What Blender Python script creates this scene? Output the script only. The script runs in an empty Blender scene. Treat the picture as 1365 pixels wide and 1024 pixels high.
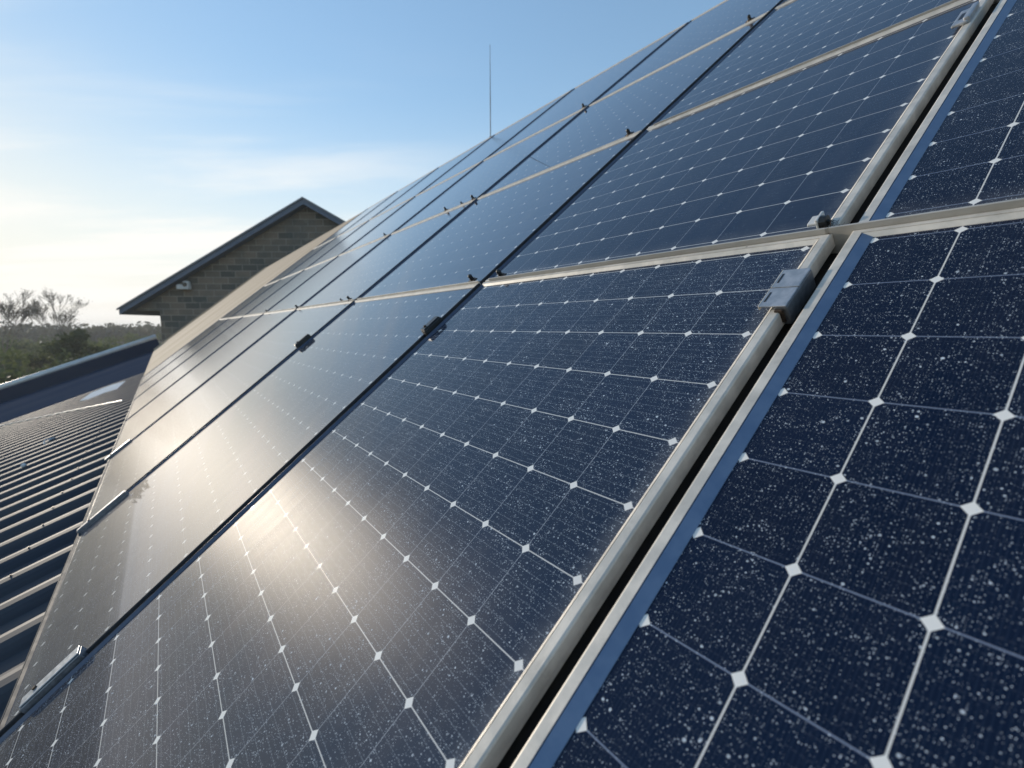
import bpy, bmesh, math, random
from mathutils import Vector, Matrix
random.seed(7)
R = math.radians
scene = bpy.context.scene
COL = scene.collection

# ------------------------------------------------------------------ camera
ZC = 9.4                                   # camera height above the ground
cam = bpy.data.cameras.new('camera')
cam_o = bpy.data.objects.new('camera', cam)
COL.objects.link(cam_o)
cam.sensor_width = 36.0
cam.lens = 16.971
cam.clip_start = 0.02
cam.clip_end = 6000.0
cam_o.location = (0, 0, ZC)
cam_o.rotation_euler = (R(90 - 6.7154), 0, 0)
cam.dof.use_dof = True
cam.dof.focus_distance = 1.55
cam.dof.aperture_fstop = 2.8
scene.camera = cam_o

# ------------------------------------------------------------------ light
SUN = Vector((-0.784231, 0.599268, 0.160807)).normalized()
sun_el = math.asin(SUN.z)
sun_az = math.atan2(SUN.x, SUN.y)          # clockwise from +Y
sl = bpy.data.lights.new('sun', 'SUN')
sl.energy = 3.0
sl.angle = R(0.5)
sl.color = (1.0, 0.89, 0.74)
so = bpy.data.objects.new('sun', sl)
COL.objects.link(so)
so.rotation_euler = SUN.to_track_quat('Z', 'Y').to_euler()

world = bpy.data.worlds.new('World')
scene.world = world
world.use_nodes = True
wt = world.node_tree
wt.nodes.clear()


def N(tree, kind, **kw):
    n = tree.nodes.new(kind)
    for k, v in kw.items():
        if k.startswith('i_'):
            n.inputs[k[2:].replace('_', ' ')].default_value = v
        else:
            setattr(n, k, v)
    return n


def math_node(tree, op, a, b=None, c=None, clamp=False):
    n = tree.nodes.new('ShaderNodeMath')
    n.operation = op
    n.use_clamp = clamp
    for i, v in enumerate((a, b, c)):
        if v is None:
            continue
        if isinstance(v, (int, float)):
            n.inputs[i].default_value = v
        else:
            tree.links.new(v, n.inputs[i])
    return n.outputs[0]


def mixc(tree, fac, a, b, blend='MIX'):
    n = tree.nodes.new('ShaderNodeMix')
    n.data_type = 'RGBA'
    n.blend_type = blend
    for sock, v in ((n.inputs[0], fac), (n.inputs[6], a), (n.inputs[7], b)):
        if isinstance(v, (int, float)):
            sock.default_value = v
        elif isinstance(v, tuple):
            sock.default_value = v if len(v) == 4 else v + (1,)
        else:
            tree.links.new(v, sock)
    return n.outputs[2]


def smooth(tree, v, lo, hi):
    n = tree.nodes.new('ShaderNodeMapRange')
    n.interpolation_type = 'SMOOTHSTEP'
    tree.links.new(v, n.inputs[0])
    n.inputs[1].default_value = lo
    n.inputs[2].default_value = hi
    return n.outputs[0]


SKY_STRENGTH = 0.15
sky = N(wt, 'ShaderNodeTexSky', sky_type='NISHITA', sun_disc=False)
sky.sun_elevation = sun_el
sky.sun_rotation = sun_az
sky.altitude = 50
sky.air_density = 1.0
sky.dust_density = 0.12
sky.ozone_density = 1.5
tc = N(wt, 'ShaderNodeTexCoord')
sep = N(wt, 'ShaderNodeSeparateXYZ')
wt.links.new(tc.outputs['Generated'], sep.inputs[0])
zz = math_node(wt, 'ADD', math_node(wt, 'MAXIMUM', sep.outputs[2], 0.0), 0.10)
comb = N(wt, 'ShaderNodeCombineXYZ')
wt.links.new(math_node(wt, 'DIVIDE', sep.outputs[0], zz), comb.inputs[0])
wt.links.new(math_node(wt, 'DIVIDE', sep.outputs[1], zz), comb.inputs[1])
mp = N(wt, 'ShaderNodeMapping')
mp.inputs['Rotation'].default_value = (0, 0, R(-12))
mp.inputs['Scale'].default_value = (0.22, 0.85, 1)
mp.inputs['Location'].default_value = (0.35, 0.9, 0)
wt.links.new(comb.outputs[0], mp.inputs[0])
cn = N(wt, 'ShaderNodeTexNoise', i_Scale=1.5, i_Detail=7.0, i_Roughness=0.55, i_Distortion=0.35)
wt.links.new(mp.outputs[0], cn.inputs[0])
cmask = smooth(wt, cn.outputs[0], 0.42, 0.62)
dotn = N(wt, 'ShaderNodeVectorMath', operation='DOT_PRODUCT')
wt.links.new(tc.outputs['Generated'], dotn.inputs[0])
dotn.inputs[1].default_value = SUN
near_sun = smooth(wt, dotn.outputs['Value'], 0.60, 0.98)
low = math_node(wt, 'SUBTRACT', 1.0, smooth(wt, sep.outputs[2], 0.12, 0.52))
cfac = math_node(wt, 'MULTIPLY', math_node(wt, 'MULTIPLY', cmask, low),
                 math_node(wt, 'ADD', math_node(wt, 'MULTIPLY', near_sun, 0.85), 0.08))
side = smooth(wt, dotn.outputs['Value'], -0.25, 0.85)
hz = math_node(wt, 'POWER', math_node(wt, 'SUBTRACT', 1.0, smooth(wt, sep.outputs[2], -0.04, 0.46)), 1.3)
hfac = math_node(wt, 'MULTIPLY', hz, math_node(wt, 'ADD', math_node(wt, 'MULTIPLY', side, 0.48), 0.50))
lum = N(wt, 'ShaderNodeVectorMath', operation='DOT_PRODUCT')
wt.links.new(sky.outputs[0], lum.inputs[0])
lum.inputs[1].default_value = (0.4, 0.4, 0.2)
gain = math_node(wt, 'DIVIDE', 2.25, math_node(wt, 'ADD', 1.0, math_node(wt, 'DIVIDE', lum.outputs['Value'], 2.6)))
vmin = N(wt, 'ShaderNodeVectorMath', operation='SCALE')
wt.links.new(sky.outputs[0], vmin.inputs[0])
wt.links.new(gain, vmin.inputs['Scale'])
vtint = mixc(wt, 1.0, vmin.outputs[0], (0.97, 1.0, 1.015), 'MULTIPLY')
skyh = mixc(wt, hfac, vtint, (5.15, 5.06, 4.90))
skyc = mixc(wt, cfac, skyh, (5.4, 5.28, 5.02))
bg = N(wt, 'ShaderNodeBackground', i_Strength=SKY_STRENGTH)
wt.links.new(skyc, bg.inputs[0])
wo = N(wt, 'ShaderNodeOutputWorld')
wt.links.new(bg.outputs[0], wo.inputs[0])

scene.view_settings.view_transform = 'Standard'
scene.view_settings.look = 'None'
scene.view_settings.exposure = 0.4
scene.view_settings.gamma = 1.0

# ------------------------------------------------------------------ roof frame
CU, CV = 0.154863, 0.171731                # cell pitch along the eave / up the slope
U = Vector((0.582861, -0.812572, 0.0))     # along the eave, towards the viewer
V = Vector((0.625229, 0.448479, 0.638713)) # up the slope
NN = U.cross(V).normalized()
O = Vector((-0.247145, 2.471166, 0.093183 + ZC))


def P(u, v, n=0.0):
    """cell units on the array plane, n metres off it"""
    return O + U * (u * CU) + V * (v * CV) + NN * n


def roof_matrix(p):
    m = Matrix((U, V, NN)).transposed().to_4x4()
    m.translation = p
    return m


# ------------------------------------------------------------------ helpers
def tag(o, label=None, cat=None, group=None, kind=None):
    if label:
        o['label'] = label
    if cat:
        o['category'] = cat
    if group:
        o['group'] = group
    if kind:
        o['kind'] = kind
    return o


def empty(name, m):
    o = bpy.data.objects.new(name, None)
    COL.objects.link(o)
    o.empty_display_size = 0.1
    o.matrix_world = m if isinstance(m, Matrix) else Matrix.Translation(m)
    return o


def link(name, bm, mat, parent=None, smooth_=False):
    me = bpy.data.meshes.new(name)
    bmesh.ops.recalc_face_normals(bm, faces=bm.faces[:])
    bm.to_mesh(me)
    bm.free()
    if smooth_:
        for p in me.polygons:
            p.use_smooth = True
    mats = mat if isinstance(mat, (list, tuple)) else [mat]
    for m in mats:
        me.materials.append(m)
    o = bpy.data.objects.new(name, me)
    COL.objects.link(o)
    if parent:
        o.parent = parent
    return o


def add_box(bm, x0, x1, y0, y1, z0, z1, bev=0.0, M=None, seg=2):
    b2 = bmesh.new()
    vs = [b2.verts.new((x, y, z)) for z in (z0, z1) for y in (y0, y1) for x in (x0, x1)]
    for f in ((0, 1, 3, 2), (4, 6, 7, 5), (0, 4, 5, 1), (2, 3, 7, 6), (0, 2, 6, 4), (1, 5, 7, 3)):
        b2.faces.new([vs[i] for i in f])
    bmesh.ops.recalc_face_normals(b2, faces=b2.faces[:])
    if bev > 0:
        bmesh.ops.bevel(b2, geom=b2.edges[:], offset=bev, segments=seg, affect='EDGES', profile=0.5)
    merge(bm, b2, M)


def merge(bm, b2, M=None):
    if M is not None:
        b2.transform(M)
    me = bpy.data.meshes.new('tmp')
    b2.to_mesh(me)
    b2.free()
    bm.from_mesh(me)
    bpy.data.meshes.remove(me)


def add_cyl(bm, p0, p1, r0, r1=None, seg=12, caps=True):
    r1 = r0 if r1 is None else r1
    p0, p1 = Vector(p0), Vector(p1)
    d = (p1 - p0).normalized()
    a = d.orthogonal().normalized()
    b = d.cross(a)
    l0 = [bm.verts.new(p0 + (a * math.cos(t) + b * math.sin(t)) * r0) for t in [2 * math.pi * i / seg for i in range(seg)]]
    l1 = [bm.verts.new(p1 + (a * math.cos(t) + b * math.sin(t)) * r1) for t in [2 * math.pi * i / seg for i in range(seg)]]
    for i in range(seg):
        j = (i + 1) % seg
        bm.faces.new((l0[i], l0[j], l1[j], l1[i]))
    if caps:
        bm.faces.new(l0[::-1])
        bm.faces.new(l1)


def add_path(bm, pts, r, seg=6):
    for a, b in zip(pts[:-1], pts[1:]):
        add_cyl(bm, a, b, r, r, seg)


# ------------------------------------------------------------------ materials
def new_mat(name):
    m = bpy.data.materials.new(name)
    m.use_nodes = True
    t = m.node_tree
    b = t.nodes['Principled BSDF']
    return m, t, b


def noisy(name, c1, c2, scale=4.0, rough=0.6, metal=0.0, detail=5.0, bump=0.0, stretch=(1, 1, 1), spec=0.5, rvar=0.0, lo=0.35, hi=0.68, spots=0.0):
    m, t, b = new_mat(name)
    co = N(t, 'ShaderNodeTexCoord')
    mpn = N(t, 'ShaderNodeMapping')
    mpn.inputs['Scale'].default_value = stretch
    t.links.new(co.outputs['Object'], mpn.inputs[0])
    n = N(t, 'ShaderNodeTexNoise', i_Scale=scale, i_Detail=detail, i_Roughness=0.6)
    t.links.new(mpn.outputs[0], n.inputs[0])
    f = smooth(t, n.outputs[0], lo, hi)
    col = mixc(t, f, c1, c2)
    if spots:
        # sparse dark specks, smudges and fine drawing marks along the metal
        oi = N(t, 'ShaderNodeObjectInfo')
        ad = N(t, 'ShaderNodeVectorMath', operation='ADD')
        t.links.new(co.outputs['Object'], ad.inputs[0])
        t.links.new(oi.outputs['Location'], ad.inputs[1])
        vo = N(t, 'ShaderNodeTexVoronoi', i_Scale=24.0)
        t.links.new(ad.outputs[0], vo.inputs['Vector'])
        sp = N(t, 'ShaderNodeSeparateColor')
        t.links.new(vo.outputs['Color'], sp.inputs[0])
        k = smooth(t, math_node(t, 'SUBTRACT', math_node(t, 'MULTIPLY', math_node(t, 'POWER', sp.outputs[0], 9.0), 0.16), vo.outputs['Distance']), -0.02, 0.05)
        col = mixc(t, math_node(t, 'MULTIPLY', k, spots), col, (0.07, 0.06, 0.05))
        n2 = N(t, 'ShaderNodeTexNoise', i_Scale=7.0, i_Detail=8.0, i_Roughness=0.75)
        t.links.new(ad.outputs[0], n2.inputs[0])
        col = mixc(t, math_node(t, 'MULTIPLY', smooth(t, n2.outputs[0], 0.50, 0.74), 0.45), col, (0.30, 0.27, 0.23))
    t.links.new(col, b.inputs['Base Color'])
    b.inputs['Roughness'].default_value = rough
    if rvar:
        t.links.new(math_node(t, 'ADD', math_node(t, 'MULTIPLY', f, rvar), rough - rvar / 2), b.inputs['Roughness'])
    b.inputs['Metallic'].default_value = metal
    b.inputs['Specular IOR Level'].default_value = spec
    if bump:
        bn = N(t, 'ShaderNodeBump', i_Strength=bump, i_Distance=0.02)
        t.links.new(n.outputs[0], bn.inputs['Height'])
        t.links.new(bn.outputs[0], b.inputs['Normal'])
    return m


def glass_material(name, wa, wb, ca, cb, rough, cd=(0.80, 0.77, 0.72), bus_k=0.6, gloss=0.028, mirror=0.035, ior=1.33, film_t=0.008, dark=1.0):
    """dusty solar glass over monocrystalline cells; pattern in metres of the panel itself"""
    m, t, b = new_mat(name)
    co = N(t, 'ShaderNodeTexCoord')
    oi = N(t, 'ShaderNodeObjectInfo')
    s = N(t, 'ShaderNodeSeparateXYZ')
    t.links.new(co.outputs['Object'], s.inputs[0])
    x = math_node(t, 'DIVIDE', s.outputs[0], CU)
    y = math_node(t, 'DIVIDE', s.outputs[1], CV)

    def dist_int(v):
        fr = math_node(t, 'FRACT', math_node(t, 'ADD', v, 0.5))
        return math_node(t, 'ABSOLUTE', math_node(t, 'SUBTRACT', fr, 0.5))
    dx, dy = dist_int(x), dist_int(y)
    # per-cell tint
    cc = N(t, 'ShaderNodeCombineXYZ')
    t.links.new(math_node(t, 'FLOOR', x), cc.inputs[0])
    t.links.new(math_node(t, 'FLOOR', y), cc.inputs[1])
    t.links.new(math_node(t, 'MULTIPLY', oi.outputs['Random'], 50.0), cc.inputs[2])
    wn = N(t, 'ShaderNodeTexWhiteNoise')
    t.links.new(cc.outputs[0], wn.inputs[0])
    cell = mixc(t, wn.outputs[0], (0.0040 * dark, 0.0115 * dark, 0.038 * dark), (0.0068 * dark, 0.0185 * dark, 0.055 * dark))
    cell = mixc(t, math_node(t, 'MULTIPLY', oi.outputs['Random'], 0.5), cell, (0.007, 0.0145, 0.038))
    # soft mottling of the silicon
    mo = N(t, 'ShaderNodeTexNoise', i_Scale=9.0, i_Detail=4.0)
    t.links.new(co.outputs['Object'], mo.inputs[0])
    cell = mixc(t, math_node(t, 'MULTIPLY', mo.outputs[0], 0.5), cell, (0.004, 0.010, 0.030))
    # thin fingers and busbars printed on the cells
    fin = smooth(t, dist_int(math_node(t, 'MULTIPLY', x, 26.0)), 0.16, 0.08)
    cell = mixc(t, math_node(t, 'MULTIPLY', fin, 0.20), cell, (0.03, 0.05, 0.09))
    bus = smooth(t, dist_int(math_node(t, 'ADD', math_node(t, 'MULTIPLY', y, 7.0), 0.5)), 0.034, 0.020)
    dash = smooth(t, dist_int(math_node(t, 'MULTIPLY', x, 18.0)), 0.12, 0.22)
    bus = math_node(t, 'MULTIPLY', bus, dash)
    bat = N(t, 'ShaderNodeAttribute', attribute_type='OBJECT', attribute_name='dust')
    bus = math_node(t, 'MULTIPLY', bus, math_node(t, 'POWER', bat.outputs['Fac'], 2.0))
    cell = mixc(t, math_node(t, 'MULTIPLY', bus, bus_k), cell, (0.27, 0.30, 0.34))
    # gaps between the cells
    la = smooth(t, dx, wa + 0.002, wa - 0.002)
    ax = N(t, 'ShaderNodeAttribute', attribute_type='OBJECT', attribute_name='grid_from')
    bx = N(t, 'ShaderNodeAttribute', attribute_type='OBJECT', attribute_name='grid_to')
    inside = math_node(t, 'MULTIPLY', math_node(t, 'GREATER_THAN', x, ax.outputs['Fac']), math_node(t, 'LESS_THAN', x, bx.outputs['Fac']))
    la = math_node(t, 'MULTIPLY', la, inside)
    lb = smooth(t, dy, wb + 0.002, wb - 0.002)
    cell = mixc(t, la, cell, ca)
    cell = mixc(t, lb, cell, cb)
    dia = smooth(t, math_node(t, 'ADD', dx, math_node(t, 'MULTIPLY', dy, 1.08)), 0.079, 0.073)
    cell = mixc(t, dia, cell, cd)
    # dust specks, clumped and of uneven size
    off = N(t, 'ShaderNodeVectorMath', operation='ADD')
    comb3 = N(t, 'ShaderNodeCombineXYZ')
    t.links.new(math_node(t, 'MULTIPLY', oi.outputs['Random'], 37.0), comb3.inputs[0])
    t.links.new(math_node(t, 'MULTIPLY', oi.outputs['Random'], 91.0), comb3.inputs[1])
    t.links.new(co.outputs['Object'], off.inputs[0])
    t.links.new(comb3.outputs[0], off.inputs[1])
    warp = N(t, 'ShaderNodeTexNoise', i_Scale=260.0, i_Detail=2.0)
    t.links.new(off.outputs[0], warp.inputs[0])
    wv = N(t, 'ShaderNodeVectorMath', operation='SCALE')
    wv.inputs['Scale'].default_value = 0.0003
    t.links.new(warp.outputs['Color'], wv.inputs[0])
    offw = N(t, 'ShaderNodeVectorMath', operation='ADD')
    t.links.new(off.outputs[0], offw.inputs[0])
    t.links.new(wv.outputs[0], offw.inputs[1])
    cl = N(t, 'ShaderNodeTexNoise', i_Scale=16.0, i_Detail=5.0, i_Roughness=0.7)
    t.links.new(off.outputs[0], cl.inputs[0])
    clump = smooth(t, cl.outputs[0], 0.30, 0.72)
    at = N(t, 'ShaderNodeAttribute', attribute_type='OBJECT', attribute_name='dust')
    dust = at.outputs['Fac']
    speck = None
    for sc_, rmax, pw in ((58.0, 0.22, 6.0), (130.0, 0.27, 3.8), (270.0, 0.34, 2.8)):
        vo = N(t, 'ShaderNodeTexVoronoi', voronoi_dimensions='2D', feature='F1', i_Scale=sc_, i_Randomness=1.0)
        t.links.new(offw.outputs[0], vo.inputs['Vector'])
        sp = N(t, 'ShaderNodeSeparateColor')
        t.links.new(vo.outputs['Color'], sp.inputs[0])
        rad = math_node(t, 'MULTIPLY', math_node(t, 'POWER', sp.outputs[0], pw), rmax)
        rad = math_node(t, 'MULTIPLY', rad, math_node(t, 'MULTIPLY', math_node(t, 'ADD', math_node(t, 'MULTIPLY', clump, 0.6), 0.5), dust))
        e = math_node(t, 'SUBTRACT', rad, vo.outputs['Distance'])
        k = smooth(t, e, 0.0, 0.07)
        k = math_node(t, 'MULTIPLY', k, math_node(t, 'ADD', math_node(t, 'MULTIPLY', sp.outputs[1], 0.5), 0.5))
        speck = k if speck is None else math_node(t, 'MAXIMUM', speck, k)
    # film of fine dust
    film = N(t, 'ShaderNodeTexNoise', i_Scale=3.0, i_Detail=6.0, i_Roughness=0.65)
    fm_ = N(t, 'ShaderNodeMapping')
    fm_.inputs['Scale'].default_value = (6.0, 0.9, 1.0)          # rain has drawn the film into streaks down the slope
    t.links.new(off.outputs[0], fm_.inputs[0])
    t.links.new(fm_.outputs[0], film.inputs[0])
    filmf = math_node(t, 'MULTIPLY', smooth(t, film.outputs[0], 0.25, 0.8), 0.006)
    cell = mixc(t, filmf, cell, (0.42, 0.40, 0.38))
    ex = N(t, 'ShaderNodeAttribute', attribute_type='OBJECT', attribute_name='edge_right')
    ey = N(t, 'ShaderNodeAttribute', attribute_type='OBJECT', attribute_name='edge_bottom')
    e1 = smooth(t, math_node(t, 'SUBTRACT', ex.outputs['Fac'], x), 0.30, -0.02)
    e2 = smooth(t, math_node(t, 'SUBTRACT', y, ey.outputs['Fac']), 0.55, -0.02)
    grime = math_node(t, 'MULTIPLY', math_node(t, 'MAXIMUM', e1, e2), math_node(t, 'MULTIPLY', smooth(t, cl.outputs[0], 0.15, 0.75), 0.16))
    cell = mixc(t, grime, cell, (0.50, 0.47, 0.43))
    colr = mixc(t, speck, cell, (0.64, 0.69, 0.74))
    t.links.new(colr, b.inputs['Base Color'])
    t.nodes.remove(b)
    df = N(t, 'ShaderNodeBsdfDiffuse')
    t.links.new(colr, df.inputs['Color'])
    lw = N(t, 'ShaderNodeLayerWeight', i_Blend=0.5)
    cosv = math_node(t, 'SUBTRACT', 1.0, lw.outputs['Facing'])
    # thin dust film: a longer path through it at grazing view
    thin = math_node(t, 'DIVIDE', film_t, math_node(t, 'ADD', cosv, 0.02))
    dd = N(t, 'ShaderNodeBsdfDiffuse')
    dd.inputs['Color'].default_value = (0.50, 0.46, 0.41, 1)
    m0 = N(t, 'ShaderNodeMixShader')
    t.links.new(math_node(t, 'MULTIPLY', math_node(t, 'MINIMUM', thin, 0.35), math_node(t, 'MULTIPLY', smooth(t, film.outputs[0], 0.25, 0.75), 2.0)), m0.inputs[0])
    t.links.new(df.outputs[0], m0.inputs[1])
    t.links.new(dd.outputs[0], m0.inputs[2])
    # textured front of the glass scatters a little light broadly
    gs = N(t, 'ShaderNodeBsdfGlossy', distribution='BECKMANN')
    gs.inputs['Color'].default_value = (1, 0.97, 0.93, 1)
    t.links.new(math_node(t, 'ADD', math_node(t, 'MULTIPLY', film.outputs[0], 0.06), rough - 0.03), gs.inputs['Roughness'])
    m1 = N(t, 'ShaderNodeMixShader')
    t.links.new(math_node(t, 'MULTIPLY', math_node(t, 'SUBTRACT', 1.0, math_node(t, 'MULTIPLY', speck, 0.9)), gloss), m1.inputs[0])
    t.links.new(m0.outputs[0], m1.inputs[1])
    t.links.new(gs.outputs[0], m1.inputs[2])
    # clear mirror reflection of the glass
    mi = N(t, 'ShaderNodeBsdfGlossy', distribution='BECKMANN')
    mi.inputs['Color'].default_value = (1, 1, 1, 1)
    mi.inputs['Roughness'].default_value = mirror
    fr_ = N(t, 'ShaderNodeFresnel', i_IOR=ior)
    m2 = N(t, 'ShaderNodeMixShader')
    t.links.new(math_node(t, 'MULTIPLY', fr_.outputs[0], math_node(t, 'SUBTRACT', 1.0, math_node(t, 'MULTIPLY', speck, 0.9))), m2.inputs[0])
    t.links.new(m1.outputs[0], m2.inputs[1])
    t.links.new(mi.outputs[0], m2.inputs[2])
    t.links.new(m2.outputs[0], t.nodes['Material Output'].inputs[0])
    return m


M_glass = glass_material('solar_glass', 0.0040, 0.0065, (0.36, 0.38, 0.42), (0.62, 0.60, 0.57), 0.38, gloss=0.026, mirror=0.012, bus_k=0.5, film_t=0.004, dark=0.7)
M_glass_r = glass_material('solar_glass_close', 0.0085, 0.0075, (0.66, 0.64, 0.60), (0.16, 0.19, 0.26), 0.40, bus_k=0.10, gloss=0.003, ior=1.22, film_t=0.002, dark=0.52)
M_glass_mid = glass_material('solar_glass_mid', 0.004, 0.005, (0.05, 0.06, 0.08), (0.16, 0.17, 0.19), 0.45, (0.55, 0.54, 0.52), gloss=0.026, mirror=0.015, ior=1.7, film_t=0.010)
M_glass_far = glass_material('solar_glass_far', 0.004, 0.005, (0.05, 0.06, 0.08), (0.16, 0.17, 0.19), 0.45, (0.55, 0.54, 0.52), mirror=0.16, ior=2.0, film_t=0.012, gloss=0.032)
M_inner_shade = noisy('frame_inner_shade', (0.15, 0.21, 0.31), (0.19, 0.25, 0.35), scale=22, rough=0.45, metal=0.4, rvar=0.1)  # shade and blue sky reflection of the inner slope put into its colour
M_alu = noisy('frame_aluminium', (0.52, 0.485, 0.43), (0.66, 0.61, 0.54), scale=16, rough=0.5, metal=0.12, bump=0.04, rvar=0.16, spec=0.35, spots=0.9)
M_left_shade = noisy('frame_left_shade', (0.055, 0.072, 0.11), (0.075, 0.092, 0.13), scale=22, rough=0.4, metal=0.5, rvar=0.1)  # left frame sides, their shade and sky tint painted as colour
M_alu_mid = noisy('frame_grey', (0.040, 0.042, 0.048), (0.060, 0.060, 0.064), scale=22, rough=0.6, metal=0.1, rvar=0.1, spec=0.15)
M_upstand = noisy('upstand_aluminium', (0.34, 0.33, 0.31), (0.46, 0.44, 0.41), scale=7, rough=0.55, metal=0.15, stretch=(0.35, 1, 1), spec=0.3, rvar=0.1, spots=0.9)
M_rail = noisy('rail_bronze_grey', (0.58, 0.54, 0.48), (0.68, 0.63, 0.57), scale=9, rough=0.7, spec=0.15)
M_alu_dark = noisy('clamp_steel', (0.16, 0.17, 0.19), (0.24, 0.25, 0.27), scale=60, rough=0.42, metal=0.6, rvar=0.15)
M_alu_grey = noisy('clamp_plate', (0.34, 0.36, 0.38), (0.46, 0.47, 0.49), scale=50, rough=0.4, metal=0.5, rvar=0.15)
M_black = noisy('black_polymer', (0.010, 0.010, 0.011), (0.022, 0.021, 0.020), scale=90, rough=0.4)
M_bolt = noisy('rusty_bolt', (0.035, 0.025, 0.02), (0.09, 0.06, 0.04), scale=120, rough=0.5, metal=0.5)
M_gap_black = noisy('gap_shade_black', (0.012, 0.012, 0.013), (0.022, 0.021, 0.020), scale=12, rough=0.9)  # near black, paints the deep shade in the gaps between panels
M_tan = noisy('tan_roof_sheet', (0.40, 0.30, 0.205), (0.56, 0.45, 0.33), scale=1.3, rough=0.9, stretch=(1.0, 0.12, 1), bump=0.05, spec=0.15)
M_sheet = noisy('slate_blue_sheet', (0.038, 0.046, 0.062), (0.070, 0.073, 0.080), scale=0.9, rough=0.64, metal=0.0, stretch=(2.5, 0.35, 1), spec=0.10)
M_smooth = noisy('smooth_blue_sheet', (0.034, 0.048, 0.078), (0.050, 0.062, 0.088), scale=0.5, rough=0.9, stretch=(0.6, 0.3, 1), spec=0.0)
M_trim = noisy('verge_trim', (0.66, 0.63, 0.58), (0.78, 0.75, 0.70), scale=1.5, rough=0.5, metal=0.5)
M_wall = noisy('render_wall', (0.30, 0.27, 0.23), (0.38, 0.34, 0.29), scale=0.6, rough=0.9)
M_patch = noisy('pale_sheet', (0.66, 0.65, 0.64), (0.76, 0.75, 0.73), scale=3, rough=0.9, spec=0.0)
M_wire = noisy('pale_wire', (0.50, 0.50, 0.50), (0.62, 0.62, 0.61), scale=6, rough=0.45, metal=0.4)
M_rod = noisy('rod_steel', (0.10, 0.11, 0.12), (0.15, 0.16, 0.17), scale=5, rough=0.5, metal=0.5)
M_white = noisy('lamp_housing', (0.50, 0.50, 0.49), (0.60, 0.60, 0.58), scale=3, rough=0.5)
M_dkglass = noisy('lamp_lens', (0.012, 0.013, 0.016), (0.025, 0.026, 0.03), scale=3, rough=0.15)
M_slate = noisy('slate_roof', (0.085, 0.115, 0.165), (0.115, 0.145, 0.195), scale=0.8, rough=0.55, rvar=0.1)


def brick_material():
    m, t, b = new_mat('weathered_blocks')
    co = N(t, 'ShaderNodeTexCoord')
    mpn = N(t, 'ShaderNodeMapping')
    mpn.inputs['Rotation'].default_value = (R(90), 0, 0)
    t.links.new(co.outputs['Object'], mpn.inputs[0])
    br = N(t, 'ShaderNodeTexBrick')
    br.offset = 0.5
    br.inputs['Color1'].default_value = (0.20, 0.160, 0.122, 1)
    br.inputs['Color2'].default_value = (0.075, 0.078, 0.068, 1)
    br.inputs['Mortar'].default_value = (0.26, 0.23, 0.19, 1)
    br.inputs['Scale'].default_value = 1.0
    br.inputs['Brick Width'].default_value = 1.25
    br.inputs['Row Height'].default_value = 0.52
    br.inputs['Mortar Size'].default_value = 0.035
    br.inputs['Bias'].default_value = -0.1
    t.links.new(mpn.outputs[0], br.inputs[0])
    n1 = N(t, 'ShaderNodeTexNoise', i_Scale=0.33, i_Detail=6.0, i_Roughness=0.65)
    n2 = N(t, 'ShaderNodeTexNoise', i_Scale=2.2, i_Detail=5.0)
    t.links.new(co.outputs['Object'], n1.inputs[0])
    t.links.new(co.outputs['Object'], n2.inputs[0])
    c = mixc(t, math_node(t, 'MULTIPLY', smooth(t, n1.outputs[0], 0.42, 0.66), 0.65), br.outputs[0], (0.075, 0.088, 0.085))
    c = mixc(t, math_node(t, 'MULTIPLY', smooth(t, n2.outputs[0], 0.55, 0.75), 0.45), c, (0.26, 0.225, 0.18))
    t.links.new(c, b.inputs['Base Color'])
    b.inputs['Roughness'].default_value = 0.9
    return m


M_brick = brick_material()


def leaf_material(name, c1, c2, scale=0.25):
    m, t, b = new_mat(name)
    co = N(t, 'ShaderNodeTexCoord')
    n = N(t, 'ShaderNodeTexNoise', i_Scale=scale, i_Detail=4.0, i_Roughness=0.6)
    t.links.new(co.outputs['Object'], n.inputs[0])
    c = mixc(t, smooth(t, n.outputs[0], 0.36, 0.64), c1, c2)
    t.links.new(c, b.inputs['Base Color'])
    b.inputs['Roughness'].default_value = 0.7
    b.inputs['Specular IOR Level'].default_value = 0.2
    tr = N(t, 'ShaderNodeBsdfTranslucent')
    t.links.new(c, tr.inputs[0])
    mx = N(t, 'ShaderNodeMixShader')
    mx.inputs[0].default_value = 0.35
    t.links.new(b.outputs[0], mx.inputs[1])
    t.links.new(tr.outputs[0], mx.inputs[2])
    t.links.new(mx.outputs[0], t.nodes['Material Output'].inputs[0])
    return m


M_scrub = leaf_material('scrub_leaves', (0.055, 0.075, 0.024), (0.125, 0.145, 0.050), 0.12)
M_bush = leaf_material('bush_leaves', (0.040, 0.055, 0.020), (0.07, 0.085, 0.03), 0.3)
M_wood = leaf_material('wood_leaves', (0.050, 0.055, 0.035), (0.075, 0.078, 0.05), 0.03)
M_twigleaf = leaf_material('tree_leaves', (0.085, 0.085, 0.045), (0.13, 0.125, 0.07), 0.3)
M_bark = noisy('bark', (0.11, 0.095, 0.078), (0.18, 0.155, 0.13), scale=1.2, rough=0.9)
M_ground = noisy('meadow_grass', (0.045, 0.055, 0.022), (0.10, 0.10, 0.045), scale=0.05, rough=0.95, detail=8)

# ------------------------------------------------------------------ ground
bm = bmesh.new()
ring = [bm.verts.new((3000 * math.cos(a), 3000 * math.sin(a), 0)) for a in [2 * math.pi * i / 96 for i in range(96)]]
bm.faces.new(ring)
tag(link('ground', bm, M_ground), kind='structure')

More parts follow.
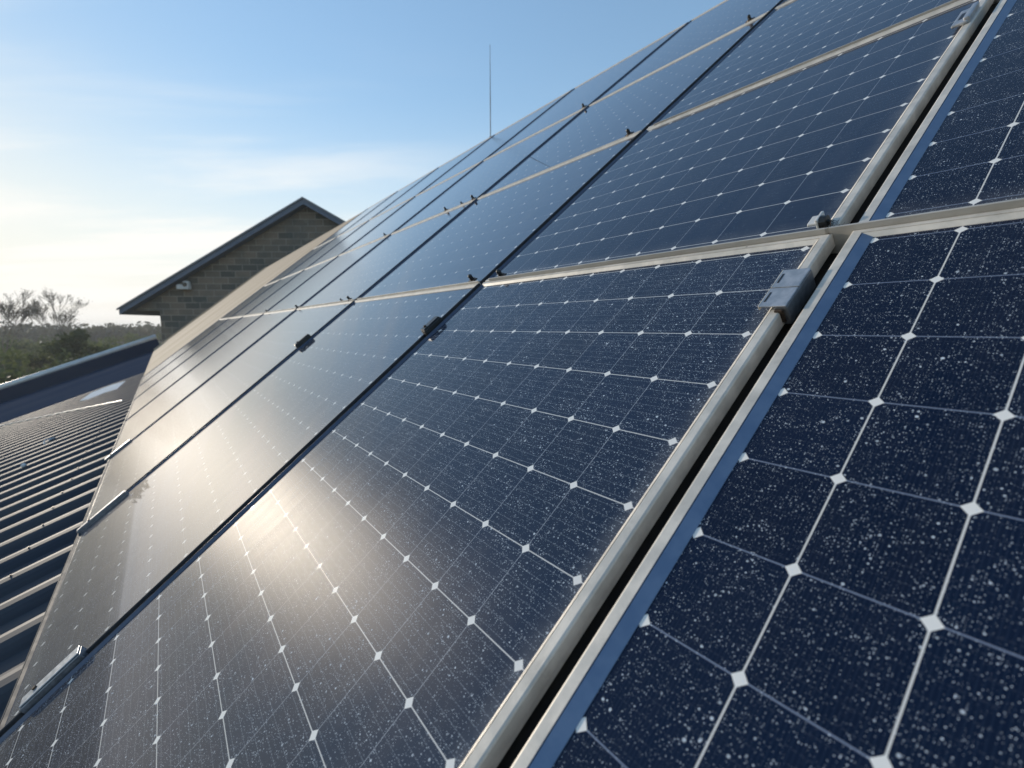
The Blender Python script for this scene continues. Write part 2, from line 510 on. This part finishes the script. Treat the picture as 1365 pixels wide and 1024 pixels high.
# ------------------------------------------------------------------ the panelled building
UE0, UE1 = -230.0, 44.0        # far verge, near verge
VB, VT = -13.68, 36.72         # bottom and top of the array
ARR = -96.6                    # far end of the array
barn = empty('panelled_barn', Matrix.Translation((P(0, VB) * Vector((1, 1, 0)) if False else Vector((P(0, VB).x, P(0, VB).y, 0)))))
tag(barn, 'long barn roof of tan and slate blue metal sheet carrying the solar panels', 'barn')


def wlink(name, bm, mat, parent, **k):
    """mesh given in world coordinates, parented in place"""
    inv = parent.matrix_world.inverted()
    bm.transform(inv)
    return link(name, bm, mat, parent, **k)


def slab(bm, pts, n, th):
    top = [bm.verts.new(p) for p in pts]
    bot = [bm.verts.new(p - n * th) for p in pts]
    bm.faces.new(top)
    bm.faces.new(bot[::-1])
    k = len(pts)
    for i in range(k):
        j = (i + 1) % k
        bm.faces.new((top[i], bot[i], bot[j], top[j]))


def local_sheet(name, mat, u0, u1, v0, v1, n, th):
    """a flat sheet in the roof frame, with its own local axes along the slope"""
    m = roof_matrix(P(u1, v0, n))
    o_root = barn.matrix_world.inverted() @ m
    bm = bmesh.new()
    w, l = (u1 - u0) * CU, (v1 - v0) * CV
    add_box(bm, -w, 0, 0, l, -th, 0)
    o = link(name, bm, mat, barn)
    o.matrix_local = o_root
    return o


local_sheet('gap_shade_roof', M_gap_black, ARR - 0.1, UE1, VB - 0.1, VT + 0.15, -0.055, 0.08)  # roof under the array, coloured black so the panel gaps read shaded
local_sheet('tan_roof', M_tan, UE0, ARR - 0.1, VB - 0.1, VT + 0.15, -0.012, 0.12)

# lower roof, shallower, with standing ribs near the viewer
AH = Vector((V.x, V.y, 0)).normalized()
LP = R(21)
W = AH * math.cos(LP) + Vector((0, 0, 1)) * math.sin(LP)      # up the lower slope
LN = U.cross(W).normalized()
E0 = P(0, VB - 0.1, -0.075)
LOW = 14.0
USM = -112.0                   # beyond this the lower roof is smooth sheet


def L(u, k, n=0.0):
    return E0 + U * (u * CU) - W * k + LN * n


lm = Matrix((U, W, LN)).transposed().to_4x4()
lm.translation = L(0, 0)
b_inv = barn.matrix_world.inverted()
bm = bmesh.new()
rib_p = 3.05 * CU
u_lo, u_hi = USM * CU, UE1 * CU
prof = []
x = u_lo
prof.append((x, 0.0))
rib_i = 0
while x + rib_p < u_hi:
    c = x + rib_p * 0.5
    hw, h = 0.125, 0.062
    for t_ in (-1.0, -0.86, -0.66, -0.4, 0.0, 0.4, 0.66, 0.86, 1.0):
        prof.append((c + hw * t_, h * (1 - abs(t_) ** 2.6)))
    x += rib_p
prof.append((u_hi, 0.0))
y_st = [0.0, -1.4, -2.8, -4.2, -5.6, -7.0, -8.4, -9.8, -11.2, -12.6, -LOW]
rows = [[bm.verts.new((px, yy, pz)) for px, pz in prof] for yy in y_st]
for a, b_ in zip(rows[:-1], rows[1:]):
    for i in range(len(prof) - 1):
        bm.faces.new((a[i], a[i + 1], b_[i + 1], b_[i]))
o = link('ribbed_roof', bm, M_sheet, barn)
o.matrix_local = b_inv @ lm
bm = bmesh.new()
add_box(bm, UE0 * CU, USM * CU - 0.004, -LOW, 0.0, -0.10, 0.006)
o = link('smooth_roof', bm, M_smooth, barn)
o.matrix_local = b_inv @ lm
bm = bmesh.new()
xs = u_lo + rib_p * 0.5
while xs + rib_p * 0.5 < u_hi:
    for k_ in range(9):
        yy = -0.35 - 1.4 * k_ + random.uniform(-0.02, 0.02)
        add_cyl(bm, (xs, yy, 0.0615), (xs, yy, 0.064), 0.010, 0.009, 8)
        add_cyl(bm, (xs, yy, 0.064), (xs, yy, 0.069), 0.005, 0.0045, 6)
    xs += rib_p
o = link('roof_screws', bm, M_bolt, barn)
o.matrix_local = b_inv @ lm
o['kind'] = 'stuff'
# verge upstand with pale metal capping at the far end
bm = bmesh.new()
add_box(bm, UE0 * CU - 0.30, UE0 * CU, -LOW, 0.4, -0.5, 0.70)
o = link('verge_upstand', bm, M_smooth, barn)
o.matrix_local = b_inv @ lm
bm = bmesh.new()
add_cyl(bm, (UE0 * CU - 0.14, -LOW - 0.05, 0.80), (UE0 * CU - 0.14, 0.45, 0.76), 0.17, seg=24)
o = link('verge_capping', bm, M_trim, barn, smooth_=True)
o.matrix_local = b_inv @ lm
# tan verge flashing on the upper roof
bm = bmesh.new()
add_box(bm, UE0 * CU - 0.25, UE0 * CU + 0.15, (VB - 0.1) * CV, (VT + 0.15) * CV, -0.3, 0.05, bev=0.02)
o = link('verge_flashing', bm, M_tan, barn)
o.matrix_local = b_inv @ roof_matrix(P(0, 0, 0))
# eave drip flashing under the array
bm = bmesh.new()
add_box(bm, ARR * CU, UE1 * CU, (VB - 0.1) * CV - 0.028, (VB - 0.1) * CV - 0.004, -0.135, -0.058, bev=0.004)
o = link('eave_flashing', bm, M_alu, barn)
o.matrix_local = b_inv @ roof_matrix(P(0, 0, 0))
# back slope and walls
bm = bmesh.new()
Vb = Vector((V.x, V.y, -V.z))
r0, r1 = P(UE0, VT + 0.15, -0.055), P(UE1, VT + 0.15, -0.055)
nb = Vb.cross(U).normalized()
slab(bm, [r0, r1, r1 + Vb * 9.0, r0 + Vb * 9.0], nb if nb.z > 0 else -nb, 0.1)
wlink('back_roof', bm, M_tan, barn)
bm = bmesh.new()
add_cyl(bm, P(UE0, VT + 0.2, -0.09), P(UE1, VT + 0.2, -0.09), 0.055, seg=10)
wlink('ridge_cap', bm, M_rod, barn)
bm = bmesh.new()
e0, e1 = L(UE0, LOW - 0.5, -0.16), L(UE1, LOW - 0.5, -0.16)
f0, f1 = r0 + Vb * 8.5, r1 + Vb * 8.5
tops = [e0, e1, L(UE1, 0, -0.3), P(UE1, VT, -0.3), f1, f0, P(UE0, VT, -0.3), L(UE0, 0, -0.3)]
tv = [bm.verts.new(p) for p in tops]
bv = [bm.verts.new((p.x, p.y, 0)) for p in tops]
for i in range(8):
    j = (i + 1) % 8
    bm.faces.new((tv[i], tv[j], bv[j], bv[i]))
wlink('wall', bm, M_wall, barn)

# small things lying on the lower roof
pm = Matrix((U, W, LN)).transposed().to_4x4()
pm.translation = L(-100, 0.95, 0.058)
t_ = empty('loose_sheet', pm)
tag(t_, 'pale flat sheet lying on the dark ribbed roof below the panels', 'sheet')
bm = bmesh.new()
vs = [(-1.05, -0.42), (0.75, -0.52), (1.15, -0.30), (1.0, 0.05), (1.2, 0.36), (-0.7, 0.46), (-1.15, 0.1)]
slab(bm, [Vector((a, b_, 0.012)) for a, b_ in vs], Vector((0, 0, 1)), 0.010)
link('sheet_panel', bm, M_patch, t_)
bm = bmesh.new()
pts = []
for i in range(60):
    s_ = i / 59
    u_ = -68 + (-112 + 68) * s_ - 6 * s_ * s_
    k_ = 0.25 + 3.5 * s_ + 0.9 * s_ * s_
    pts.append(L(u_, k_, 0.066 + 0.004 * math.sin(i * 1.7)))
add_path(bm, pts, 0.014)
tag(link('lightning_cable', bm, M_wire), 'thin pale cable lying across the dark ribbed roof', 'cable')
bm = bmesh.new()
c0 = L(-54.5, 1.14, 0.07)
pts = [c0 + U * (0.14 * math.cos(a) * (1 + 0.15 * math.sin(3 * a))) + W * (0.075 * math.sin(a)) + LN * 0.02 * math.sin(2 * a) for a in [2 * math.pi * i / 24 for i in range(25)]]
add_path(bm, pts, 0.009)
tag(link('wire_loop', bm, M_wire), 'small loop of pale wire on the ribbed roof', 'wire')
bm = bmesh.new()
bmesh.ops.create_icosphere(bm, subdivisions=2, radius=0.028, matrix=Matrix.Translation(L(-43.0, 1.14, 0.075)))
for v_ in bm.verts:
    v_.co += Vector((random.uniform(-1, 1), random.uniform(-1, 1), random.uniform(-1, 1))) * 0.004
tag(link('pebble', bm, M_patch), 'single pale pebble shining on the ribbed roof', 'pebble')

# ------------------------------------------------------------------ solar panels
HF = 0.010      # frame lip above the glass
SL = 0.013      # inner slope of the frame


def frame_mesh(x0, x1, y0, y1, lip, sll=SL, shade_left=0, top_mat=0):
    l, r, b_, t_ = lip
    bm = bmesh.new()
    loops = []

    def loop(i, z):
        il, ir, ib, it = i
        loops.append([bm.verts.new(p) for p in ((x0 + il, y0 + ib, z), (x1 - ir, y0 + ib, z), (x1 - ir, y1 - it, z), (x0 + il, y1 - it, z))])
    loop((0.02,) * 4, -0.054)
    loop((0.02,) * 4, -0.030)
    loop((0,) * 4, -0.028)
    loop((0,) * 4, HF - 0.0045)
    loop((0.0013,) * 4, HF - 0.0015)
    loop((0.0045,) * 4, HF)
    loop(lip, HF)
    for g_, z_ in ((0.0005, HF - 0.0035), (0.0019, HF - 0.0035), (0.0024, HF - 0.0006)):
        loop((l + g_, r + g_, b_ + g_, t_ + g_), z_)          # groove where the glass seal sits
    loop((l + sll, r + SL, b_ + SL, t_ + SL), 0.0008)
    loop((l + sll, r + SL, b_ + SL, t_ + SL), -0.004)
    for li_, (a, c) in enumerate(zip(loops[:-1], loops[1:])):
        for i in range(4):
            j = (i + 1) % 4
            f = bm.faces.new((a[i], a[j], c[j], c[i]))
            if i == 3 and (shade_left == 1 or (shade_left == 2 and li_ >= 6)):
                f.material_index = 1  # left faces take the colour with painted shade
            elif i == 2:
                f.material_index = top_mat
    return bm


ROWS = [VB, 1.27, 10.94, 22.52, VT]
ROW_OFF = [0.0, 0.63, 0.10, 0.35]
LS = [10.59, -0.38, -14.05, -28.88, -44.98, -61.96, -79.27, -96.6]
row_txt = ['bottom row', 'second row', 'third row', 'top row']
col_txt = ['right of the silver gap', 'just left of the silver gap', 'second column left of the silver gap',
           'third column left of the silver gap', 'fourth column left of the silver gap', 'fifth column left of the silver gap',
           'sixth column left of the silver gap', 'far end column beside the tan roof']
adj = {(0, 0): 'speckled navy panel with large white diamonds', (0, 1): 'speckled solar panel with warm sun glare',
       (1, 1): 'clean dark blue panel with crisp white grid', (1, 0): 'speckled navy solar panel'}
for ci in range(8):
    if ci == 0:
        ua, ub = LS[0] + 0.03, 22.0
    else:
        ua, ub = LS[ci] + 0.03, LS[ci - 1] - 0.26
        if ci == 1:
            pass
    uoff = 0.97 if ci == 0 else (0.0 if ci == 1 else (ub - 0.35) % 1.0)
    for ri in range(4):
        va, vb = ROWS[ri] + 0.022, ROWS[ri + 1] - 0.022
        # local origin on a crossing of the cell grid
        gu = math.floor((ua + ub) / 2) + uoff
        gv = math.floor((va + vb) / 2) + (ROW_OFF[ri] if ci < 2 else ROW_OFF[ri] - 0.3)
        root = empty('solar_panel', roof_matrix(P(gu, gv)))
        kind = adj.get((ri, ci), 'dark blue solar panel' if ci < 3 else 'sky reflecting solar panel')
        tag(root, '%s, %s, %s' % (kind, row_txt[ri], col_txt[ci]), 'solar panel', 'solar panels on the roof')
        x0, x1 = (ua - gu) * CU, (ub - gu) * CU
        y0, y1 = (va - gv) * CV, (vb - gv) * CV
        if ci == 0:
            fm = link('frame', frame_mesh(x0, x1, y0, y1, (0.024, 0.018, 0.012, 0.016), 0.026, 2), [M_alu, M_inner_shade], root)
        elif ci == 1:
            fm = link('frame', frame_mesh(x0, x1, y0, y1, (0.004, 0.022, 0.012, 0.016), 0.020, 1), [M_alu, M_left_shade], root)
        else:
            fm = link('frame', frame_mesh(x0, x1, y0, y1, (0.004, 0.007, 0.010, 0.012), 0.012, 1, 2), [M_alu_mid, M_left_shade, M_rail], root)
        bm = bmesh.new()
        gl = [bm.verts.new(p) for p in ((x0 + 0.012, y0 + 0.012, 0), (x1 - 0.012, y0 + 0.012, 0), (x1 - 0.012, y1 - 0.012, 0), (x0 + 0.012, y1 - 0.012, 0))]
        bm.faces.new(gl)
        g = link('cell_glass', bm, M_glass_r if ci == 0 else (M_glass if ci == 1 else M_glass_mid if ci == 2 else M_glass_far), root)
        g['edge_right'] = (x1 - 0.034) / CU
        g['edge_bottom'] = (y0 + 0.024) / CV
        g['grid_from'] = (11.4 if ci == 0 else ua + 0.3) - gu
        g['grid_to'] = (9.6 if ci == 1 else ub - 0.3) - gu
        g['dust'] = [[0.92, 0.88, 0.7, 0.6], [1.0, 0.45, 0.35, 0.3]][0 if ci == 0 else 1][ri] * (1.0 if ci < 2 else 0.75)
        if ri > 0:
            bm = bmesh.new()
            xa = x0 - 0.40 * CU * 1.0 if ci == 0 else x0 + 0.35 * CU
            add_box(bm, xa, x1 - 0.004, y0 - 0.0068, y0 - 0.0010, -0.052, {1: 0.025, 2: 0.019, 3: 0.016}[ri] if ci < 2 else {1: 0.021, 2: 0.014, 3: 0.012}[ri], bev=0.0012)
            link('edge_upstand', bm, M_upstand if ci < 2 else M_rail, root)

# ------------------------------------------------------------------ clamps and bolts
def clamp_root(name, u, v, label, cat, n=0.0, rz=0.0, group=None):
    o = empty(name, roof_matrix(P(u, v, n)) @ Matrix.Rotation(rz, 4, 'Z'))
    return tag(o, label, cat, group)


# big two-part module clamp on the silver frame
r_ = clamp_root('module_clamp', 10.24, -0.16, 'two part grey module clamp with slots on the silver frame', 'clamp', HF)
bm = bmesh.new()
add_box(bm, 0.000, 0.030, -0.072, 0.072, -0.040, 0.010, bev=0.002)
link('clamp_body', bm, M_alu_dark, r_)
for s_, y_ in ((-1, -0.037), (1, 0.037)):
    bm = bmesh.new()
    add_box(bm, -0.034, 0.029, y_ - 0.0355, y_ + 0.0355, 0.0108, 0.0145, bev=0.0015)
    pl = link('plate', bm, M_alu_grey, r_)
    bm = bmesh.new()
    add_box(bm, -0.0285, -0.0235, y_ - 0.018, y_ + 0.018, 0.0143, 0.0151)
    link('slot', bm, M_black, pl)
    bm = bmesh.new()
    add_box(bm, -0.0352, -0.0325, y_ - 0.035, y_ + 0.035, 0.0035, 0.0152, bev=0.0008)
    link('rim', bm, M_alu, pl)
bm = bmesh.new()
add_box(bm, 0.002, 0.022, -0.079, -0.0725, -0.030, 0.006, bev=0.002)
link('bracket', bm, M_bolt, r_)

# clip higher up the same frame
r_ = clamp_root('frame_clip', 10.08, 9.30, 'small grey clip with a slot near the top of the silver frame', 'clip', HF)
bm = bmesh.new()
add_box(bm, -0.020, 0.026, -0.070, 0.070, 0.001, 0.012, bev=0.004)
add_box(bm, 0.012, 0.030, -0.060, 0.075, -0.02, 0.022, bev=0.004)
link('clip_body', bm, M_alu_grey, r_)
bm = bmesh.new()
add_box(bm, -0.009, 0.003, -0.030, 0.030, 0.0118, 0.0126)
link('slot', bm, M_black, r_)

# clip with black screw where four panels meet
r_ = clamp_root('corner_clip', 10.06, 1.46, 'white tab with a black screw where four panel frames meet', 'clip', 0.027)
bm = bmesh.new()
add_box(bm, -0.024, 0.004, -0.012, 0.030, -0.004, 0.004, bev=0.003)
add_box(bm, -0.003, 0.004, -0.012, 0.034, -0.022, 0.012, bev=0.002)
link('tab', bm, M_white, r_)
bm = bmesh.new()
add_cyl(bm, (0.005, 0.004, -0.006), (0.020, 0.004, -0.006), 0.019, 0.017, 14)
add_cyl(bm, (0.020, 0.004, -0.006), (0.026, 0.004, -0.006), 0.007, 0.006, 8)
link('screw', bm, M_black, r_)
bm = bmesh.new()
for i in range(90):
    a = random.random() * 6.28
    rr = 0.018 * math.sqrt(random.random())
    p = Vector((0.030 + rr * 1.2 * math.cos(a), -0.012 + rr * 1.3 * math.sin(a), -0.030 + random.uniform(0, 0.022)))
    q_ = p + Vector((random.uniform(-1, 1), random.uniform(-1, 1), random.uniform(-0.3, 1))) * 0.012
    add_cyl(bm, p, q_, 0.0006, 0.0004, 4)
link('frayed_seal', bm, M_bolt, r_)


def stud(u, v, label, scale=1.0, n=0.010, group='black bolts along the beige rails'):
    r_ = clamp_root('rail_bolt', u, v, label, 'bolt', n, group=group)
    bm = bmesh.new()
    add_cyl(bm, (0, 0, 0), (0, 0, 0.010 * scale), 0.024 * scale, 0.020 * scale, 14)
    add_box(bm, -0.030 * scale, 0.034 * scale, -0.014 * scale, 0.014 * scale, 0.001, 0.008 * scale, bev=0.002 * scale)
    link('washer', bm, M_bolt, r_)
    bm = bmesh.new()
    add_cyl(bm, (0, 0, 0.010 * scale), (0, 0, 0.030 * scale), 0.013 * scale, 0.012 * scale, 6)
    bmesh.ops.create_uvsphere(bm, u_segments=12, v_segments=8, radius=0.0125 * scale, matrix=Matrix.Translation((0, 0, 0.031 * scale)))
    link('bolt_head', bm, M_black, r_)
    return r_


stud(-1.30, 1.42, 'black bolt at the right end of the lower beige rail, left of the black gap', 1.0)
stud(0.52, 1.42, 'black bolt at the left end of the grey rail, right of the black gap', 1.0)
stud(-1.40, 11.05, 'brown bolt at the end of the middle beige rail beside the black gap', 1.0)
stud(-15.3, 1.35, 'small bolt on the lower beige rail above the short black clamp', 1.0)
stud(-29.2, 1.35, 'tiny bolt at the third gap of the lower beige rail', 1.0)
stud(-16.9, 1.35, 'second small bolt on the lower beige rail beside the second gap', 0.7)
stud(-14.75, 11.05, 'tall dark bolt at the second gap of the middle beige rail', 1.1)
stud(-16.3, 11.05, 'small knob on the middle beige rail, nearer the second gap', 0.7)
stud(-18.6, 11.05, 'dark knob on the middle beige rail, farther from the second gap', 1.0)
stud(-30.6, 11.05, 'tiny bolt at the third gap of the middle beige rail', 1.0)
stud(-1.75, 22.65, 'brown bolt on the upper beige rail beside the black gap, topmost', 1.1)
stud(-14.7, 22.65, 'small bolt on the upper beige rail at the second gap', 1.1)
stud(-43.6, 1.35, 'tiny far bolt at the fourth gap of the lower beige rail', 1.0)


def gap_clamp(u, v, ln, label, mat=M_black, w=0.030, h=0.030, cap=None):
    r_ = clamp_root('gap_clamp', u, v, label, 'clamp', HF)
    bm = bmesh.new()
    add_box(bm, -w, w, -ln / 2, ln / 2, -0.03, h, bev=0.003)
    link('clamp_body', bm, mat, r_)
    bm = bmesh.new()
    add_box(bm, -w - 0.006, w * 0.7, -ln / 2 + 0.004, ln / 2 - 0.004, h + 0.0005, h + 0.006, bev=0.002)
    pl = link('plate', bm, cap or mat, r_)
    bm = bmesh.new()
    add_cyl(bm, (-w * 0.5, -ln * 0.25, h + 0.006), (-w * 0.5, -ln * 0.25, h + 0.013), 0.008, 0.007, 6)
    link('screw', bm, M_bolt, pl)
    return r_


gap_clamp(-0.54, -0.92, 0.115, 'black module clamp standing on the nearest black gap', w=0.022, h=0.022)
gap_clamp(-14.22, -2.08, 0.15, 'black module clamp standing on the second black gap', w=0.022, h=0.028)
gap_clamp(-0.62, -12.35, 0.22, 'long grey end clamp at the bottom end of the nearest gap', M_alu_dark, w=0.030, h=0.018, cap=M_alu_grey)
gap_clamp(-13.7, -12.55, 0.36, 'long dark end clamp at the bottom end of the second gap', M_alu_dark, w=0.020, h=0.014, cap=M_alu_dark)
gap_clamp(-28.9, -13.0, 0.30, 'thin dark end clamp at the bottom end of the third gap', M_alu_dark, w=0.020, h=0.012, cap=M_alu_dark)

# ------------------------------------------------------------------ lightning rod on the ridge
ra = P(-46.6, VT + 0.2, -0.03)
t_ = empty('lightning_rod', Matrix.Translation(ra))
tag(t_, 'thin upright lightning rod on the roof ridge against the blue sky', 'lightning rod')
bm = bmesh.new()
add_cyl(bm, (0, 0, 0.0), (0, 0, 1.0), 0.011, 0.010, 8)
add_cyl(bm, (0, 0, 1.0), (0, 0, 1.93), 0.009, 0.004, 8)
link('rod', bm, M_rod, t_)
bm = bmesh.new()
add_cyl(bm, (0, 0, -0.03), (0, 0, 0.05), 0.035, 0.022, 10)
link('base', bm, M_rod, t_)

# ------------------------------------------------------------------ gabled block building behind
GY = 41.0
gb = empty('gabled_building', Matrix.Translation((-16.8, GY, 0)))
tag(gb, 'gabled building of weathered grey brown blocks with slate blue roof behind the panels', 'building')
AP, EV = 10.29 + ZC, 1.49 + ZC
HWD = 15.62                    # half width out to the eave tips
WL = 12.8                      # half width of the wall
sl_ = (AP - EV) / HWD
TH = 0.46
bm = bmesh.new()
SOF = EV - 0.15
outline = [(-WL, 0), (WL, 0), (WL, SOF), (HWD - 0.25, SOF), (HWD - 0.25, EV + 0.25 * sl_ - TH * 0.5), (0, AP - TH * 1.02), (-HWD + 0.25, EV + 0.25 * sl_ - TH * 0.5), (-HWD + 0.25, SOF), (-WL, SOF)]
fr = [bm.verts.new((x, 0, z)) for x, z in outline]
bk = [bm.verts.new((x, 22.0, z)) for x, z in outline]
bm.faces.new(fr)
bm.faces.new(bk[::-1])
for i in range(len(outline)):
    j = (i + 1) % len(outline)
    bm.faces.new((fr[i], bk[i], bk[j], fr[j]))
link('wall', bm, M_brick, gb)
bm = bmesh.new()
for s_ in (-1, 1):
    pts = [(0, AP), (s_ * HWD, EV), (s_ * HWD, EV - TH), (0, AP - TH)]
    fr = [bm.verts.new((x, -0.75, z)) for x, z in pts]
    bk = [bm.verts.new((x, 22.6, z)) for x, z in pts]
    bm.faces.new(fr)
    bm.faces.new(bk[::-1])
    for i in range(4):
        j = (i + 1) % 4
        if not (i == 3):
            bm.faces.new((fr[i], bk[i], bk[j], fr[j]))
rf = link('roof', bm, M_slate, gb)
bm = bmesh.new()
for s_ in (-1, 1):
    pts = [(0.0, AP + 0.10), (s_ * (HWD + 0.12), EV + 0.03), (s_ * (HWD + 0.12), EV - 0.10), (0.0, AP - 0.03)]
    fr = [bm.verts.new((x, -0.86, z)) for x, z in pts]
    bk = [bm.verts.new((x, -0.76, z)) for x, z in pts]
    for ll in (fr, bk[::-1]):
        bm.faces.new(ll)
    for i in range(4):
        j = (i + 1) % 4
        bm.faces.new((fr[i], bk[i], bk[j], fr[j]))
link('verge_trim', bm, M_alu_dark, rf)

# floodlight on the gable wall
lp = empty('wall_floodlight', Matrix.Translation((-27.2, GY - 0.01, 3.45 + ZC)))
tag(lp, 'white floodlight box with a dark round lens on the block gable wall', 'floodlight')
bm = bmesh.new()
add_box(bm, -0.50, 0.50, -0.52, -0.10, -0.34, 0.06, bev=0.05)
add_box(bm, 0.0, 0.48, -0.48, -0.12, 0.04, 0.34, bev=0.08)
link('housing', bm, M_white, lp)
bm = bmesh.new()
add_cyl(bm, (0.22, -0.50, 0.04), (0.22, -0.57, 0.04), 0.19, 0.17, 18)
link('lens', bm, M_dkglass, lp)
bm = bmesh.new()
add_box(bm, -0.2, 0.2, -0.10, 0.006, -0.2, 0.2, bev=0.02)
link('bracket', bm, M_alu_dark, lp)

# ------------------------------------------------------------------ vegetation
def leaf_quad(bm, c, s):
    n = Vector((random.gauss(0, 1), random.gauss(0, 1), random.gauss(0, 1))).normalized()
    a = n.orthogonal().normalized()
    a.rotate(Matrix.Rotation(random.random() * 6.28, 3, n))
    b_ = n.cross(a)
    w, h = s * random.uniform(0.35, 0.7), s * random.uniform(0.7, 1.2)
    vs = [bm.verts.new(c + a * w * i + b_ * h * j) for i, j in ((-0.5, -0.3), (0, -0.6), (0.5, -0.2), (0.35, 0.4), (0, 0.6), (-0.4, 0.35))]
    bm.faces.new(vs)


def clump(bm, c, rx, rz, n, s):
    for _ in range(n):
        d = Vector((random.gauss(0, 1), random.gauss(0, 1), random.gauss(0, 1))).normalized()
        rr = random.random() ** 0.4
        leaf_quad(bm, c + Vector((d.x * rx, d.y * rx, d.z * rz)) * rr, s)


def bare_tree(name, loc, h, spread, label, seed, leaves):
    random.seed(seed)
    root = empty(name, Matrix.Translation(loc))
    tag(root, label, 'tree', 'bare trees on the skyline')
    bt, bl = bmesh.new(), bmesh.new()
    tips = []

    def grow(p, d, ln, r, depth):
        q_ = p
        for _ in range(3):
            d = (d + Vector((random.gauss(0, 0.10), random.gauss(0, 0.10), random.gauss(0.03, 0.07)))).normalized()
            n_ = q_ + d * ln / 3
            add_cyl(bt, q_, n_, max(r, 0.022), max(r * 0.82, 0.020), 5 if depth > 1 else 8, caps=False)
            q_ = n_
            r *= 0.82
            if depth >= 4:
                tips.append(q_)
        if depth >= 6:
            tips.append(q_)
            return
        k = random.choice((2, 3, 3)) if depth else 5
        for _ in range(k):
            a = d.orthogonal().normalized()
            a.rotate(Matrix.Rotation(random.random() * 6.28, 3, d))
            ang = random.uniform(0.30, 0.80)
            nd = (d * math.cos(ang) + a * math.sin(ang) * spread)
            nd.z += 0.10
            grow(q_, nd.normalized(), ln * random.uniform(0.62, 0.84), r * random.uniform(0.68, 0.80), depth + 1)
    grow(Vector((0, 0, -0.1)), Vector((0, 0, 1)), h * 0.30, h * 0.016, 0)
    for p in tips:
        for _ in range(leaves if random.random() < 0.18 else 0):
            leaf_quad(bl, p + Vector((random.gauss(0, 0.35), random.gauss(0, 0.35), random.gauss(0, 0.35))), random.uniform(0.10, 0.2))
    link('trunk', bt, M_bark, root)
    link('crown', bl, M_twigleaf, root)
    random.seed(seed + 100)


def at_px(px, Y):
    return (px - 682.5) / 643.5 * Y * 1.01


bare_tree('bare_tree', (at_px(5, 88), 88, 0), 14.9, 0.5, 'leftmost bare spring tree at the edge of the picture', 3, 2)
bare_tree('bare_tree', (at_px(92, 92), 92, 0), 14.0, 0.5, 'bare round topped tree standing alone left of the gabled building', 11, 2)

random.seed(21)
r_ = empty('dark_shrub', Matrix.Translation((at_px(95, 84), 84, 0)))
tag(r_, 'dark bushy shrub at the foot of the lone bare tree', 'shrub')
bm = bmesh.new()
for _ in range(26):
    clump(bm, Vector((random.gauss(0, 2.2), random.gauss(0, 2.0), random.uniform(1.2, 8.2))), 1.5, 1.3, 70, 0.6)
link('foliage', bm, M_bush, r_)
bm = bmesh.new()
for _ in range(6):
    add_cyl(bm, (random.gauss(0, 0.5), random.gauss(0, 0.5), -0.05), (random.gauss(0, 1.6), random.gauss(0, 1.6), 5.5), 0.12, 0.04, 6)
link('stem', bm, M_bark, r_)

# scrub between the roof and the skyline, one uncountable mass
bm = bmesh.new()
for _ in range(620):
    Y = 46 + 150 * random.random() ** 1.3
    px = random.uniform(-70, 330)
    X = at_px(px, Y)
    hgt = random.uniform(1.2, 4.6) * (1.0 + Y / 220)
    if random.random() < 0.12:
        hgt *= 1.4
    hgt = min(hgt, 7.6)
    for k in range(random.randint(2, 4)):
        clump(bm, Vector((X + random.gauss(0, 1.4), Y + random.gauss(0, 1.2), hgt * random.uniform(0.15, 0.85))), random.uniform(1.0, 2.2), random.uniform(0.7, 1.4), 26, 0.55 + Y * 0.002)
tag(link('scrub', bm, M_scrub), 'tangled olive green scrub beyond the far roof edge', 'scrub', kind='stuff')
bm = bmesh.new()
for _ in range(520):
    a = R(random.uniform(-51, -8))
    d = random.uniform(300, 420)
    h = random.uniform(8, 12.5)
    clump(bm, Vector((d * math.sin(a), d * math.cos(a), h * 0.55)), random.uniform(4, 8), h * 0.45, 34, 2.2)
tag(link('distant_wood', bm, M_wood), 'dark belt of distant woodland along the horizon', 'woodland', kind='stuff')

# ------------------------------------------------------------------ haze
mh = bpy.data.materials.new('haze_air')
mh.use_nodes = True
ht = mh.node_tree
ht.nodes.remove(ht.nodes['Principled BSDF'])
hv = N(ht, 'ShaderNodeVolumePrincipled', i_Density=0.00042, i_Anisotropy=0.25)
hv.inputs['Color'].default_value = (0.93, 0.94, 0.95, 1)
ht.links.new(hv.outputs[0], ht.nodes['Material Output'].inputs['Volume'])
bm = bmesh.new()
add_box(bm, -3100, 3100, -3100, 3100, -1.0, 26.0)
tag(link('haze', bm, mh), kind='stuff')
